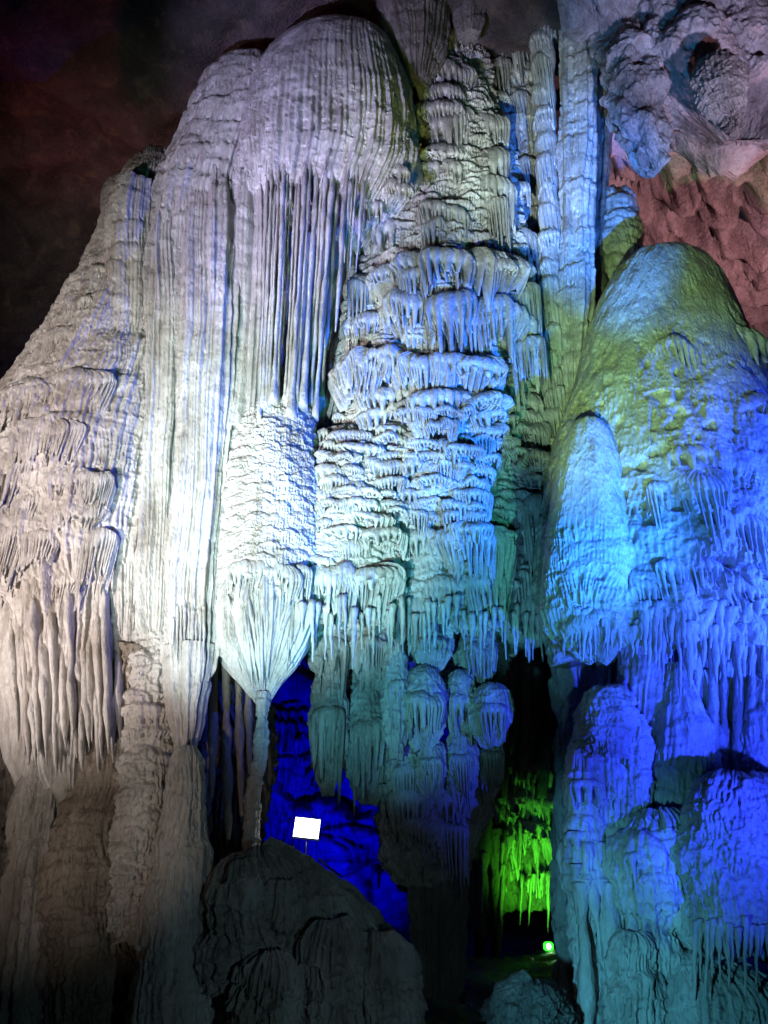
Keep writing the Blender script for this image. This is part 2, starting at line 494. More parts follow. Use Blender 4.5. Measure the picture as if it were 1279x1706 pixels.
def ceil_right(u, v):
    y = -8 + 56 * v
    x = 0.36 * y + (45 - 0.36 * y) * u
    z = ceil_h(x, y)
    gx = x * 1.1 + 0.35 * noise(x, y, seed=91); gy = (y - 0.5 * x) * 1.5
    pit = noise(gx, gy, seed=92) + 0.4 * noise(gx * 2.3, gy * 2.3, seed=93)
    crack = np.abs(fbm(x * 0.45, (y - 0.6 * x) * 0.9, seed=95, octv=3))
    z = z - 1.0 + 1.5 * np.clip(pit - 0.5, 0, 0.45) + 0.9 * np.clip(0.06 - crack, 0, 1) / 0.06 - 0.5 * np.clip(noise(x * 0.55, (y - 0.5 * x) * 0.9, seed=98) - 0.3, 0, 1) + 0.30 * fbm(x * 0.9, y * 0.9, seed=97, octv=6)
    z = z - 0.30 * np.abs(fbm(x * 0.7 + 3, y * 0.7, seed=99, octv=4))
    for hx, hy, hr in HOLES:
        d2 = (((x - hx) * 0.85 + (y - hy) * 0.3) / hr) ** 2 + (((y - hy) - 0.3 * (x - hx)) / (hr * 0.8)) ** 2
        z = z + 1.7 * np.exp(-d2 * (1 + 0.8 * noise(x * 3, y * 3, seed=88))) * (d2 < 9)
    return np.stack([x, y, z], -1)


HOLES = []
for hpx, hpy, hr in [(1225, 265, .5), (1198, 285, .3), (1110, 345, .42), (1145, 338, .3), (1240, 352, .42), (1250, 400, .45), (1165, 400, .42), (1130, 300, .3), (1212, 330, .25), (1100, 378, .3), (1262, 310, .3), (1180, 365, .22), (1085, 330, .25), (1240, 440, .3)]:
    q_ = at(hpx, hpy, 10.0) - CAM
    k_ = (21.3 - CAM[2]) / q_[2]
    HOLES.append((q_[0] * k_, 10.0 * k_, hr))
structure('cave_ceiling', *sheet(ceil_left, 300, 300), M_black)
structure('cave_roof', *sheet(ceil_right, 460, 460), M_ceil)


def wall_fn(u, v):
    x = -3 + 44 * np.sign(2 * u - 1) * np.abs(2 * u - 1) ** 2.0; z = -1.5 + 30 * v ** 1.4
    y = 27 + 2.2 * fbm(x * 0.2, z * 0.2, seed=30, octv=4) + 0.5 * fbm(x * 1.1, z * 0.8, seed=33, octv=4) + 0.02 * (x * 0.5) ** 2
    y = y - 1.3 * scales(x + 0.4 * noise(x, z, seed=38), z, 2.6, 1.9, 36, 0.3, 1.2) + 0.6 * np.clip(0.08 - np.abs(fbm(x * 0.3, z * 0.9, seed=39, octv=3)), 0, 1) / 0.08
    y = y - 0.45 * scales(x, z, 0.9, 0.7, 37, 0.12, 1.4) - 0.25 * fbm(x * 1.6, z * 1.4, seed=43, octv=4)
    return np.stack([x, y, z], -1)


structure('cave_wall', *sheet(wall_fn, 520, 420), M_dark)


# ------------------------------------------------------------------ relief recipes
def flow_disp(h=0.45, a=0.16, ribw=0.10, lump=0.15, seed=0, rib=0.0, rib_w=0.14, asp=1.6, top_smooth=None, fine=0.45, long=1.0, knob=0.018, pits=0.0):
    """h height of the larger tiers, a how far they stand out, asp width over height"""
    def f(U, Z, T, PY, X):
        wu = U + 0.25 * h * noise(U / h, Z / (1.5 * h), seed=seed + 41)
        d = a * scales(wu, Z, h * asp, h, seed, ribw, long)
        d = d + a * fine * scales(wu, Z, h * asp * 0.42, h * 0.4, seed + 17, ribw * 0.8, long)
        d = d + lump * fbm(U / 1.3, Z / 1.8, seed=seed + 50, octv=3) + 0.35 * a * fbm(U / 0.35, Z / 0.5, seed=seed + 55, octv=2)
        d = d + knob * fbm(U * 9, Z * 6, seed=seed + 60, octv=3) + 1.2 * knob * (1 - np.abs(noise(U * 11, Z * 8, seed=seed + 66))) ** 4
        if pits:
            d = d - pits * np.clip(noise(U * 7, Z * 4, seed=seed + 67) * np.clip(fbm(U * 0.9, Z * 0.7, seed=seed + 68) + 0.5, 0, 1) - 0.22, 0, 0.3) / 0.3
        if rib:
            r, i = ribs(U, rib_w, seed + 70)
            d = d + rib * r * (0.6 + 0.5 * noise(i, Z / 1.2, seed=seed + 3))
        if top_smooth:
            k = np.clip((PY - top_smooth[0]) / (top_smooth[1] - top_smooth[0]), 0.12, 1)
            d = d * k + (1 - k) * (knob * 1.6 * fbm(U * 6, Z * 4, seed=seed + 61, octv=4) + 0.05 * fbm(U * 1.7, Z * 0.8, seed=seed + 62, octv=3))
        return d, -0.35 * d
    return f


def flute_disp(w=0.16, a=0.14, seed=0, lump=0.1, wob=0.03, start=None, shelf=0.05, end=None):
    def f(U, Z, T, PY, X):
        Uw = U + wob * noise(U * 2, Z * 0.5, seed=seed + 4) + 0.01 * noise(U * 7, Z * 1.5, seed=seed + 14)
        r, i = ribs(Uw, w, seed, 1.0)
        r2, i2 = ribs(Uw, w * 2.9, seed + 8, 1.0)
        r3, i3 = ribs(Uw, w * 0.45, seed + 9, 1.0)
        k = 1.0 if start is None else np.clip((PY - start[0]) / (start[1] - start[0]), 0.12, 1)
        if end is not None:
            k = k * np.clip((end[1] - PY) / (end[1] - end[0]), 0.08, 1)
        d = k * (a * r * (0.55 + 0.55 * noise(i, Z / 2.2, seed=seed + 3)) + 1.0 * a * r2 ** 0.8 * (0.7 + 0.5 * noise(i2, Z / 3, seed=seed + 2)) + 0.28 * a * r3)
        d = d + lump * fbm(U / 1.4, Z / 2.5, seed=seed + 5) + 0.016 * fbm(U * 9, Z * 5, seed=seed + 6) + 0.10 * a * noise(i, Z * 4, seed=seed + 7)
        d = d + shelf * scales(U, Z, 0.7, 0.5, seed + 12, w * 0.5, 1.4)
        return d, -0.2 * d
    return f


def seat_tiers(parent, specs, mat, rib=6.0, name='tier', sink=0.35, prot=0.5, lo=0.4):
    """specs: (left px, right px, top py, bottom py): hanging tiers seated on the rock behind"""
    for (x0, x1, y0, y1) in specs:
        xm = (x0 + x1) / 2
        lip = y0 + min(0.26 * (y1 - y0), 0.22 * (x1 - x0) + 3)
        Y = depth(xm, lip)
        s = float(mpp(lip, Y))
        w = (x1 - x0) * s
        p = max(prot * w * 0.5, 0.12)
        p = min(p, 0.62)
        Yc = Y + p * sink
        P = at(xm, lip, Yc - p)
        zt = at(xm, y0, Yc - 0.5 * p)[2]; zb = at(xm, y1, Yc - p)[2]
        hc = max(zt - P[2], 0.05); L = max(P[2] - zb, 0.08)
        v, f = tier_mesh((P[0], Yc, P[2]), w, p, L * R.choice([0.5, 1.0, 1.2, 1.5, 1.7]) * R.uniform(0.85, 1.1), hc, rib * s * R.choice([0.7, 0.9, 1.1, 1.5, 2.0]) * R.uniform(0.85, 1.15), R, lo=lo * R.uniform(0.6, 1.3))
        obj(name, v, f, mat, parent)
        zstamp(v)


def hang(parent, name, x0, y0, x1, y1, r0, r1, mat, lift=0.05, flat=1.3, na=0.25, seg=14, Y=None, bead=None, sides=7, flare=0.0, emerge=0.0, tip=0.0):
    """a rib or drip from (x0, y0) to (x1, y1), seated on the rock behind its top"""
    if Y is None:
        Y = depth(x0, y0) - lift
    n = 9
    t = np.linspace(0, 1, n)
    wob = np.array([R.uniform(-1, 1) for _ in t]) * min(2.2, 0.25 * r0) * np.sin(t * math.pi)
    px = x0 + (x1 - x0) * t + wob
    py = y0 + (y1 - y0) * t
    rad = r0 + (r1 - r0) * t ** 0.7
    if flare:
        rad = rad * (1 + flare * (0.5 * np.exp(-t * 7) + 1.1 * np.exp(-(1 - t) * 10)) - 0.25 * flare * np.sin(t * math.pi))
    if bead:
        rad = rad * (1 + bead * np.sin(t * 9 + R.uniform(0, 6)))
    if tip:
        rad = rad * np.clip((1 - t) / tip, 0.03, 1) ** 0.6
    if np.ndim(Y):
        Y = np.interp(t, np.linspace(0, 1, len(Y)), Y)
    if emerge:
        Y = Y + emerge * np.exp(-t * 6)
        rad = rad * (0.55 + 0.45 * np.clip(t * 5, 0, 1))
    v, f = stem(np.stack([px, py], -1), Y, rad, sides=sides, flat=flat, noise_amp=na, nf=R.uniform(2, 5), seed=R.randrange(9999), seg=seg)
    return obj(name, v, f, mat, parent)


# ------------------------------------------------------------------ left flowstone slope
t_ = thing('flowstone_slope', at(120, 1500, 13.6), 'huge white terraced flowstone slope filling the left edge of the cave', 'flowstone')
v, f = loft([(250, 240, 262), (270, 225, 300), (330, 190, 330), (380, 168, 330), (440, 132, 330), (520, 82, 320), (600, 25, 310), (660, -25, 305), (720, -70, 300),
             (800, -95, 290), (900, -100, 275), (960, -80, 262), (1010, -20, 255), (1060, 10, 245)], 13.7, 0.75, 420, 560,
            flow_disp(0.7, 0.10, 0.07, 0.20, 101, rib=0.09, rib_w=0.11, asp=1.8, long=1.9, fine=0.4))
obj('body', v, f, M_white, t_)
v, f = loft([(300, 205, 240), (360, 188, 238), (500, 178, 236), (700, 168, 232), (850, 168, 226), (1000, 178, 220), (1080, 188, 212), (1120, 195, 206)], 12.75, 0.8, 90, 420, flute_disp(0.13, 0.08, 121, 0.08, shelf=0.07))
obj('pilaster', v, f, M_white, t_)
v, f = loft([(930, 10, 240), (1040, 20, 235), (1150, 32, 225), (1230, 40, 210), (1270, 55, 190), (1290, 70, 175)], 13.4, 0.7, 360, 260, flute_disp(0.19, 0.24, 131, 0.1, wob=0.07))
obj('lower_body', v, f, M_white, t_)
seat_tiers(t_, [(60, 190, 610, 680), (-10, 90, 640, 700), (20, 130, 695, 760), (-40, 50, 740, 840), (70, 160, 775, 850), (120, 195, 785, 850),
                (0, 80, 815, 920), (90, 175, 830, 930), (30, 100, 880, 980), (120, 190, 880, 970), (60, 140, 940, 1040), (150, 205, 1020, 1090),
                (130, 190, 440, 490), (100, 170, 490, 540), (70, 150, 540, 595), (-20, 35, 870, 1010)], M_white, rib=5.5, prot=0.2, sink=0.75, lo=0.5)
for k in range(20):
    x = 22 + k * 9.0 + R.uniform(-3, 3)
    hang(t_, 'drapery_rib', x, R.uniform(940, 1060), x + 9 - k * 0.2, R.uniform(1225, 1300), R.uniform(6, 8.5), 5.5, M_white, lift=-0.06, flat=2.4, na=0.25, seg=50, bead=0.18, sides=10, emerge=0.3, tip=0.3)

# ------------------------------------------------------------------ left fluted curtain
t_ = thing('fluted_curtain', at(300, 1500, 13.0), 'tall pale fluted curtain of long straight ribs between the left slope and the bright dome', 'flowstone')
v, f = loft([(88, 398, 430), (100, 372, 450), (130, 338, 460), (170, 316, 460), (220, 292, 440), (280, 258, 425), (340, 235, 415), (420, 226, 408), (600, 226, 366),
             (800, 230, 346), (1000, 236, 330), (1030, 244, 322)], 13.25, 0.5, 300, 460, flute_disp(0.17, 0.13, 201, 0.14, start=(120, 330), shelf=0.08))
obj('body', v, f, M_white, t_)
v, f = loft([(300, 268, 290, .55), (400, 255, 294, .2), (500, 247, 296, 0), (600, 246, 294, 0), (800, 242, 290, 0), (960, 238, 286, 0), (1030, 240, 280, 0), (1048, 248, 270, 0)], 12.65, 0.95, 110, 460, flute_disp(0.10, 0.12, 221, 0.05, shelf=0.02))
obj('pilaster', v, f, M_white, t_)
v, f = loft([(280, 318, 388, .6), (400, 304, 392, .25), (520, 300, 388, 0), (600, 300, 382, 0), (800, 296, 368, 0), (960, 288, 352, 0), (1050, 288, 346, 0), (1100, 292, 340, 0), (1112, 300, 330, 0)], 12.65, 0.7, 160, 520, flute_disp(0.13, 0.14, 231, 0.06, shelf=0.03))
obj('pilaster', v, f, M_white, t_)
v, f = loft([(1070, 290, 340), (1100, 291, 338), (1130, 292, 333), (1165, 294, 326), (1205, 302, 320), (1245, 308, 314)], 12.6, 0.9, 90, 140, flute_disp(0.10, 0.10, 211, 0.04))
obj('pendant', v, f, M_white, t_)
for k in range(9):
    x = 290 + k * 6.4
    hang(t_, 'stalactite', x, R.uniform(985, 1010), x - 2, R.uniform(1070, 1125), 3.0, 2.2, M_white, lift=0.0, flat=2.0, na=0.3, seg=20, emerge=0.2, tip=0.4)

# ------------------------------------------------------------------ bright dome with hanging draperies and white drum
t_ = thing('domed_curtain', at(450, 1500, 13.0), 'rounded lilac dome with long free hanging ribs over a brilliant white drum', 'flowstone')
v, f = loft([(43, 545, 610, 0), (48, 500, 636, 0), (58, 470, 652, 0), (85, 432, 668, 0), (130, 408, 683, 0), (200, 398, 692, 0), (260, 396, 690, 0), (310, 396, 668, .05), (345, 398, 645, .2), (380, 400, 620, .5), (400, 410, 600, .7)], 13.2, 0.62, 360, 400,
            flow_disp(1.1, 0.09, 0.10, 0.14, 301, rib=0.17, rib_w=0.125, top_smooth=(60, 240), long=1.8, fine=0.5))
obj('dome', v, f, M_white, t_)
v, f = loft([(300, 396, 600), (500, 394, 585), (620, 392, 575), (720, 390, 560)], 14.2, 0.5, 140, 200, flute_disp(0.2, 0.16, 311, 0.12))
obj('back_wall', v, f, M_grey, t_)
v, f = loft([(300, 400, 455), (400, 394, 462), (550, 390, 458), (660, 384, 452), (720, 380, 448)], 12.95, 0.75, 120, 320, flute_disp(0.15, 0.16, 315, 0.05, shelf=0.03))
obj('rib_bundle', v, f, M_white, t_)
v, f = loft([(620, 396, 508, .62), (645, 391, 512, .5), (672, 385, 516, .36), (700, 381, 519, .24), (750, 376, 524, .1), (850, 368, 524, 0), (950, 361, 522, 0), (1000, 360, 512, 0), (1020, 366, 505, 0)],
            12.9, 0.85, 260, 520, flow_disp(0.21, 0.075, 0.05, 0.10, 321, rib=0.012, rib_w=0.06, asp=1.3, long=1.1, fine=0.4))
obj('drum', v, f, M_white, t_)
v, f = loft([(930, 372, 506), (985, 366, 510), (1030, 367, 507), (1065, 374, 498), (1098, 388, 483), (1128, 405, 465), (1155, 420, 452), (1174, 430, 445)], 12.92, 0.9, 260, 220, flute_disp(0.10, 0.15, 325, 0.04, shelf=0.0, wob=0.08, start=(930, 1010), end=(1060, 1172)))
obj('bulb', v, f, M_white, t_)
x = 448
while x < 612:
    g = (x - 402) / 200
    y0 = R.uniform(270, 320); y1 = R.uniform(665, 705) if x < 525 else R.uniform(640, 745)
    if x > 575: y1 = R.uniform(400, 560)
    Y0 = depth(x, y0 - 30) + 0.02
    x1 = x - (10 + 26 * g) * (y1 - y0) / 380
    r0 = R.uniform(2.6, 6.0)
    if R.random() < 0.22: y1 = y0 + (y1 - y0) * R.uniform(0.35, 0.8)
    long = y1 > 640
    Ye = depth(x1, y1) + 0.03 if long else 12.7
    hang(t_, 'drapery_rib', x, y0 - R.uniform(20, 75), x1, y1, r0, r0 * R.uniform(0.6, 0.85), M_white, flat=2.4, na=0.38, seg=60, flare=0.8, sides=9, emerge=0.35, tip=0.0 if long else 0.4,
         Y=np.array([Y0, 0.6 * Y0 + 0.4 * Ye - 0.05, Ye]))
    x += R.uniform(5.0, 10.5)
for k in range(24):
    x = 368 + k * 5.7 + R.uniform(-2, 2)
    y0 = R.uniform(968, 1005)
    x1 = 437 + (x - 437) * R.uniform(0.2, 0.5)
    y1 = R.uniform(1100, 1168) - abs(x - 437) * 0.4
    hang(t_, 'drapery_rib', x, y0, x1, y1, R.uniform(2.8, 4.2), 2.4, M_white, flat=2.8, na=0.3, seg=36, sides=8, emerge=0.2, tip=0.15,
         Y=np.array([depth(x, y0), depth(x, y0 + 60) - 0.03, 12.34, 12.56]))
tiers_d = []
for k in range(15):
    x = R.uniform(365, 490); y = R.uniform(700, 960)
seat_tiers(t_, [(370, 440, 930, 1010), (425, 500, 935, 1020), (480, 520, 940, 1060)], M_white, rib=5, prot=0.3, sink=0.6)

# ------------------------------------------------------------------ centre cascade
t_ = thing('flowstone_cascade', at(720, 1500, 14.0), 'many tiered blue white flowstone cascade in the middle, dripping like a pagoda', 'flowstone')
v, f = loft([(33, 756, 768), (60, 738, 785), (100, 715, 800), (150, 692, 815), (200, 685, 840), (270, 655, 858), (350, 632, 872), (410, 605, 882), (470, 580, 890), (540, 566, 896), (600, 556, 905), (700, 546, 912),
             (800, 532, 915), (900, 508, 918), (960, 500, 922), (1010, 502, 915), (1050, 520, 900)], 14.2, 0.55, 380, 720,
            flow_disp(0.34, 0.17, 0.085, 0.22, 401, asp=2.0))
obj('body', v, f, M_white, t_)
v, f = loft([(715, 540, 610), (752, 505, 660), (850, 455, 690), (950, 440, 700), (1000, 450, 690), (1040, 490, 660)], 13.45, 0.6, 280, 340, flow_disp(0.24, 0.09, 0.06, 0.12, 421, asp=1.4, fine=0.5))
obj('apron', v, f, M_white, t_)
casc = [(635, 800, 482, 592), (700, 880, 500, 600), (560, 760, 582, 655), (650, 860, 592, 668), (655, 860, 650, 705), (690, 860, 876, 962), (500, 690, 940, 1036), (670, 870, 956, 1042), (640, 880, 412, 470),
        (735, 790, 45, 110), (710, 790, 100, 155), (697, 792, 135, 190), (690, 790, 168, 225), (715, 780, 190, 245), (700, 790, 232, 280),
        (640, 682, 272, 325), (690, 740, 268, 335), (735, 768, 262, 350), (640, 692, 298, 360), (690, 762, 335, 380), (620, 672, 358, 450), (700, 748, 362, 425), (745, 782, 342, 425),
        (790, 850, 188, 262), (790, 850, 242, 305), (780, 860, 288, 405), (808, 846, 328, 425), (850, 884, 300, 430), (600, 640, 330, 400),
        (690, 790, 412, 490), (662, 722, 442, 500), (798, 872, 422, 480), (640, 720, 480, 590), (705, 800, 484, 600), (790, 862, 488, 590), (575, 640, 452, 540), (566, 640, 520, 600), (556, 630, 600, 680), (578, 612, 462, 550), (582, 650, 520, 590), (850, 900, 470, 590), (610, 670, 440, 500),
        (570, 662, 578, 650), (648, 764, 588, 665), (758, 852, 592, 665), (848, 902, 565, 655), (592, 682, 638, 690), (672, 770, 648, 700), (760, 852, 652, 710), (850, 905, 650, 720),
        (732, 850, 878, 960), (620, 702, 848, 905), (656, 742, 880, 955), (556, 622, 895, 955), (510, 562, 925, 965), (845, 905, 860, 960),
        (500, 590, 940, 1040), (575, 672, 945, 1040), (690, 790, 955, 1040), (770, 862, 958, 1040), (650, 740, 985, 1080), (745, 822, 1018, 1095), (835, 900, 950, 1090), (870, 925, 985, 1095)]
seat_tiers(t_, casc, M_white, rib=6.2, prot=0.36, sink=0.55)
small = []
y = 690
while y < 890:
    x = 525 - (y - 690) * 0.08 + R.uniform(0, 20)
    while x < 890:
        w = R.uniform(24, 90)
        if R.random() < 0.2:
            x += w * 0.6; continue
        yy = y + R.uniform(-8, 8) - 10 * math.sin((x - 520) / 380 * math.pi)
        small.append((x, x + w, yy, yy + R.uniform(26, 44)))
        x += w * 0.78
    y += 21
seat_tiers(t_, small, M_white, rib=4.6, prot=0.42, sink=0.5)
for k in range(36):
    x = 506 + k * 11.6 + R.uniform(-4, 4)
    y0 = R.uniform(990, 1025)
    hang(t_, 'stalactite', x, y0, x + R.uniform(-3, 3), y0 + R.uniform(50, 105), R.uniform(5, 8), 1.0, M_white, lift=0.0, flat=1.2, na=0.3, seg=12)

# ------------------------------------------------------------------ hanging lobes under the cascade
t_ = thing('hanging_lobes', at(690, 1500, 14.0), 'cluster of rounded teal grey lobes hanging under the middle cascade', 'stalactite')
v, f = loft([(990, 520, 880), (1060, 528, 855), (1110, 540, 835), (1150, 560, 810), (1180, 580, 790)], 15.2, 0.35, 200, 140, flow_disp(0.5, 0.2, 0.12, 0.2, 451))
obj('body', v, f, M_grey, t_)
for k, (x0, x1, y0, y1, Y) in enumerate([(523, 580, 1020, 1135, 14.1), (590, 652, 1020, 1145, 14.0), (640, 678, 1075, 1262, 13.45), (668, 740, 1108, 1245, 13.6), (742, 792, 1118, 1226, 13.9), (792, 850, 1140, 1236, 13.6),
                                         (516, 578, 1110, 1325, 14.2), (580, 645, 1130, 1338, 14.45), (700, 742, 1232, 1328, 13.75), (745, 795, 1215, 1340, 14.0), (795, 842, 1215, 1330, 14.25), (652, 700, 1238, 1335, 14.1), (690, 750, 1030, 1110, 13.7), (770, 830, 1040, 1135, 14.0)]):
    h = y1 - y0; w = (x1 - x0) * 0.98; c = (x0 + x1) / 2
    rows = [(y0, c - w * .16, c + w * .16), (y0 + h * .05, c - w * .30, c + w * .30), (y0 + h * .16, c - w * .43, c + w * .42), (y0 + h * .38, c - w * .5, c + w * .5), (y0 + h * .62, c - w * .46, c + w * .44), (y0 + h * .85, c - w * .26, c + w * .24), (y1 - 4, c - w * .07, c + w * .07)]
    v, f = loft(rows, Y, 0.9, 84, 110, flow_disp(0.5, 0.045, 0.06, 0.10, 460 + k, rib=0.05, rib_w=0.07, long=1.6, knob=0.03, top_smooth=(y0 - 60, y0 + h * .35)), seat=0.9)
    obj('lobe', v, f, M_grey, t_)
    zstamp(v)
    seat_tiers(t_, [(c - w * .48, c + w * .48, y0 + h * .30, y1 - h * .04)], M_grey, rib=5.5, prot=0.8, sink=0.62, lo=0.6)
    for j in range(4):
        q = -0.8 + 1.6 * j / 3 + R.uniform(-.1, .1)
        xs = c + q * w * .44; ys = y0 + h * R.uniform(.32, .45)
        ye = y1 + R.uniform(-0.12, 0.08) * h - abs(q) * h * .16
        Ys = Y - 0.9 * w * 0.5 * float(mpp(ys, Y)) * math.sqrt(max(0.05, 1 - q * q * .8))
        hang(t_, 'drapery_rib', xs, ys, c + q * w * R.uniform(.12, .34), ye, R.uniform(2.6, 4.2), 2.5, M_grey, flat=2.2, na=0.35, seg=20, sides=7, emerge=0.15, tip=0.3, Y=np.array([Ys, Ys - 0.02, Ys + 0.06, Y - 0.05]))

t_ = thing('fringed_pendant', at(720, 1600, 14.3), 'dark grey fringed pendant hanging below the lobes down to a ribbed stump', 'stalactite')
v, f = loft([(1300, 640, 795), (1340, 638, 795), (1390, 650, 785), (1430, 672, 775), (1450, 690, 765)], 14.6, 0.6, 190, 130, flow_disp(0.4, 0.2, 0.07, 0.2, 481, rib=0.06, rib_w=0.1, long=1.4))
obj('pendant', v, f, M_grey, t_)
zstamp(v)
seat_tiers(t_, [(645, 720, 1310, 1430), (700, 790, 1310, 1440), (660, 740, 1360, 1460), (730, 780, 1370, 1470)], M_grey, rib=7, prot=0.4, sink=0.7, lo=0.5)
v, f = loft([(1425, 705, 752), (1450, 692, 758), (1520, 698, 752), (1580, 702, 748), (1660, 705, 745)], 14.5, 0.8, 120, 110, flute_disp(0.12, 0.13, 491, 0.12))
obj('stump', v, f, M_dark, t_)

# ------------------------------------------------------------------ beaded column and neighbours
t_ = thing('beaded_column', at(930, 720, 13.4), 'slender cream column of stacked beads right of the middle cascade', 'column')
v, f = stem([(900, -30), (908, 200), (916, 400), (925, 600), (932, 740)], 13.5, [20, 18, 17, 15, 12], sides=14, noise_amp=0.15, seed=3, seg=120, stamp=True)
obj('shaft', v, f, M_white, t_)
y = -40
while y < 700:
    c = 898 + (y + 30) * 0.042
    hgt = R.uniform(42, 66) * (1.1 - y / 2500)
    Y = 13.5
    seat_tiers(t_, [(c - R.uniform(13, 19), c + R.uniform(14, 22), y, y + hgt * 1.25)], M_white, rib=5, name='bead', prot=1.1, sink=0.75, lo=0.7)
    y += hgt * 0.74
t_ = thing('pale_ribbed_curtain', at(870, 600, 14.4), 'narrow greenish curtain with tufts between cascade and beaded column', 'flowstone')
v, f = loft([(-40, 800, 900), (100, 806, 905), (250, 830, 915), (420, 850, 922), (600, 860, 930), (760, 870, 935), (900, 850, 940), (1000, 860, 935), (1040, 880, 925)], 14.7, 0.5, 130, 420, flow_disp(0.55, 0.16, 0.1, 0.15, 521, rib=0.06, rib_w=0.12))
obj('body', v, f, M_grey, t_)
seat_tiers(t_, [(800, 850, 40, 100), (810, 860, 95, 160), (850, 895, 20, 130), (855, 893, 150, 260), (815, 855, 150, 210), (860, 900, 260, 380), (865, 905, 380, 500), (870, 910, 560, 660), (868, 925, 700, 760), (866, 925, 750, 830), (870, 920, 820, 960)], M_grey, rib=5, prot=0.5)

t_ = thing('blue_column', at(955, 680, 13.2), 'smooth long blue column narrowing to a point beside the beaded column', 'column')
v, f = loft([(-40, 946, 987), (150, 946, 986), (300, 944, 982), (450, 943, 977), (580, 944, 968), (640, 948, 961), (680, 952, 956)], 13.4, 0.95, 90, 560, flute_disp(0.13, 0.10, 531, 0.06, wob=0.05, shelf=0.10))
obj('shaft', v, f, M_white, t_)
v, f = stem([(943, -40), (943, 150), (945, 300), (947, 450), (949, 560)], 13.25, [9, 8, 8, 7, 4], sides=9, noise_amp=0.3, nf=2.5, seed=6, seg=140)
obj('side_rib', v, f, M_grey, t_)
v, f = stem([(980, -40), (978, 150), (976, 300), (970, 420)], 13.25, [7, 7, 6, 3], sides=9, noise_amp=0.3, nf=2.5, seed=7, seg=110)
obj('side_rib', v, f, M_grey, t_)
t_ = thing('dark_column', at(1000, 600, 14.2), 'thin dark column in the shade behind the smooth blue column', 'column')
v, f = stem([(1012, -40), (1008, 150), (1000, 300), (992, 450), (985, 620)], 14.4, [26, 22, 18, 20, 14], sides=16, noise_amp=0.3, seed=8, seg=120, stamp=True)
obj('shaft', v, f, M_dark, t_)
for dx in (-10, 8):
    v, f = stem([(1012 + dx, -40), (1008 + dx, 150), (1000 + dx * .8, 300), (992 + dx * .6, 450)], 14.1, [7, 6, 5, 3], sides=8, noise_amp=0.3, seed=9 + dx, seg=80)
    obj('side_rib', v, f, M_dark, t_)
t_ = thing('green_lobe', at(1030, 480, 14.4), 'green and blue rounded lobe in the niche above the right dome', 'flowstone')
v, f = loft([(316, 1020, 1034), (325, 1005, 1045), (350, 996, 1058), (400, 994, 1066), (440, 1000, 1066), (470, 1008, 1050), (500, 1012, 1035)], 14.6, 0.9, 90, 90, flow_disp(0.6, 0.15, 0.12, 0.15, 541))
obj('body', v, f, M_grey, t_)
v, f = loft([(430, 985, 1000), (470, 972, 1010), (540, 965, 1015), (640, 955, 1010), (720, 945, 1000)], 14.6, 0.8, 70, 90, flow_disp(0.6, 0.12, 0.12, 0.15, 545))
obj('lower_lobe', v, f, M_grey, t_)

# ------------------------------------------------------------------ right dome
t_ = thing('great_dome', at(1120, 1500, 12.5), 'great blue jellyfish shaped dome at the right with yellow green left rim', 'flowstone')
v, f = loft([(407, 1085, 1135), (414, 1060, 1165), (430, 1040, 1192), (470, 1012, 1225), (520, 990, 1252), (600, 968, 1285), (700, 940, 1325), (800, 922, 1350), (900, 914, 1365), (980, 916, 1370), (1040, 930, 1370), (1080, 950, 1360)],
            12.8, 0.62, 380, 480, flow_disp(1.1, 0.13, 0.08, 0.30, 601, rib=0.02, rib_w=0.14, top_smooth=(500, 980), asp=1.0, fine=0.7, knob=0.024, pits=0.16))
obj('body', v, f, M_ochre, t_)
v, f = loft([(695, 968, 996), (702, 956, 1008), (725, 944, 1024), (775, 930, 1042), (850, 921, 1054), (930, 915, 1064), (1000, 917, 1068), (1040, 926, 1060), (1060, 945, 1045), (1080, 965, 1025), (1095, 985, 1005)], 11.75, 0.72, 220, 260,
            flow_disp(0.5, 0.10, 0.06, 0.12, 621, rib=0.0, rib_w=0.12, top_smooth=(820, 1020), knob=0.02, pits=0.14, long=1.5))
obj('front_lobe', v, f, M_ochre, t_)
seat_tiers(t_, [(1095, 1170, 560, 640), (1200, 1290, 540, 680), (1205, 1300, 650, 760), (1110, 1190, 740, 830), (1130, 1230, 780, 900), (1080, 1120, 800, 900), (1200, 1290, 850, 960), (1140, 1210, 930, 1060), (1090, 1150, 930, 1050),
                (1210, 1300, 960, 1080), (1060, 1110, 960, 1060)], M_white, rib=8, prot=0.35, sink=0.6)
for k in range(24):
    x = 922 + k * 6.2 + R.uniform(-3, 3)
    y0 = 1000 + R.uniform(-15, 20)
    e = math.sqrt(max(0, 1 - ((x - 993) / 76) ** 2))
    hang(t_, 'stalactite', x, y0, x + R.uniform(-3, 3), y0 + 30 + R.uniform(10, 60) * (0.4 + 0.6 * e), R.uniform(6, 11), 1.5, M_white, Y=11.95 - 0.62 * e, flat=1.2, na=0.35, seg=16, sides=9)
for k in range(34):
    x = 1055 + k * 7.4 + R.uniform(-4, 4)
    y0 = R.uniform(1000, 1045)
    hang(t_, 'stalactite', x, y0, x + R.uniform(-5, 5), y0 + R.uniform(40, 90) + R.choice([0, 0, 50]), R.uniform(7, 13), 2, M_white, lift=-0.08, flat=1.2, na=0.4, seg=16, sides=9, bead=0.12)

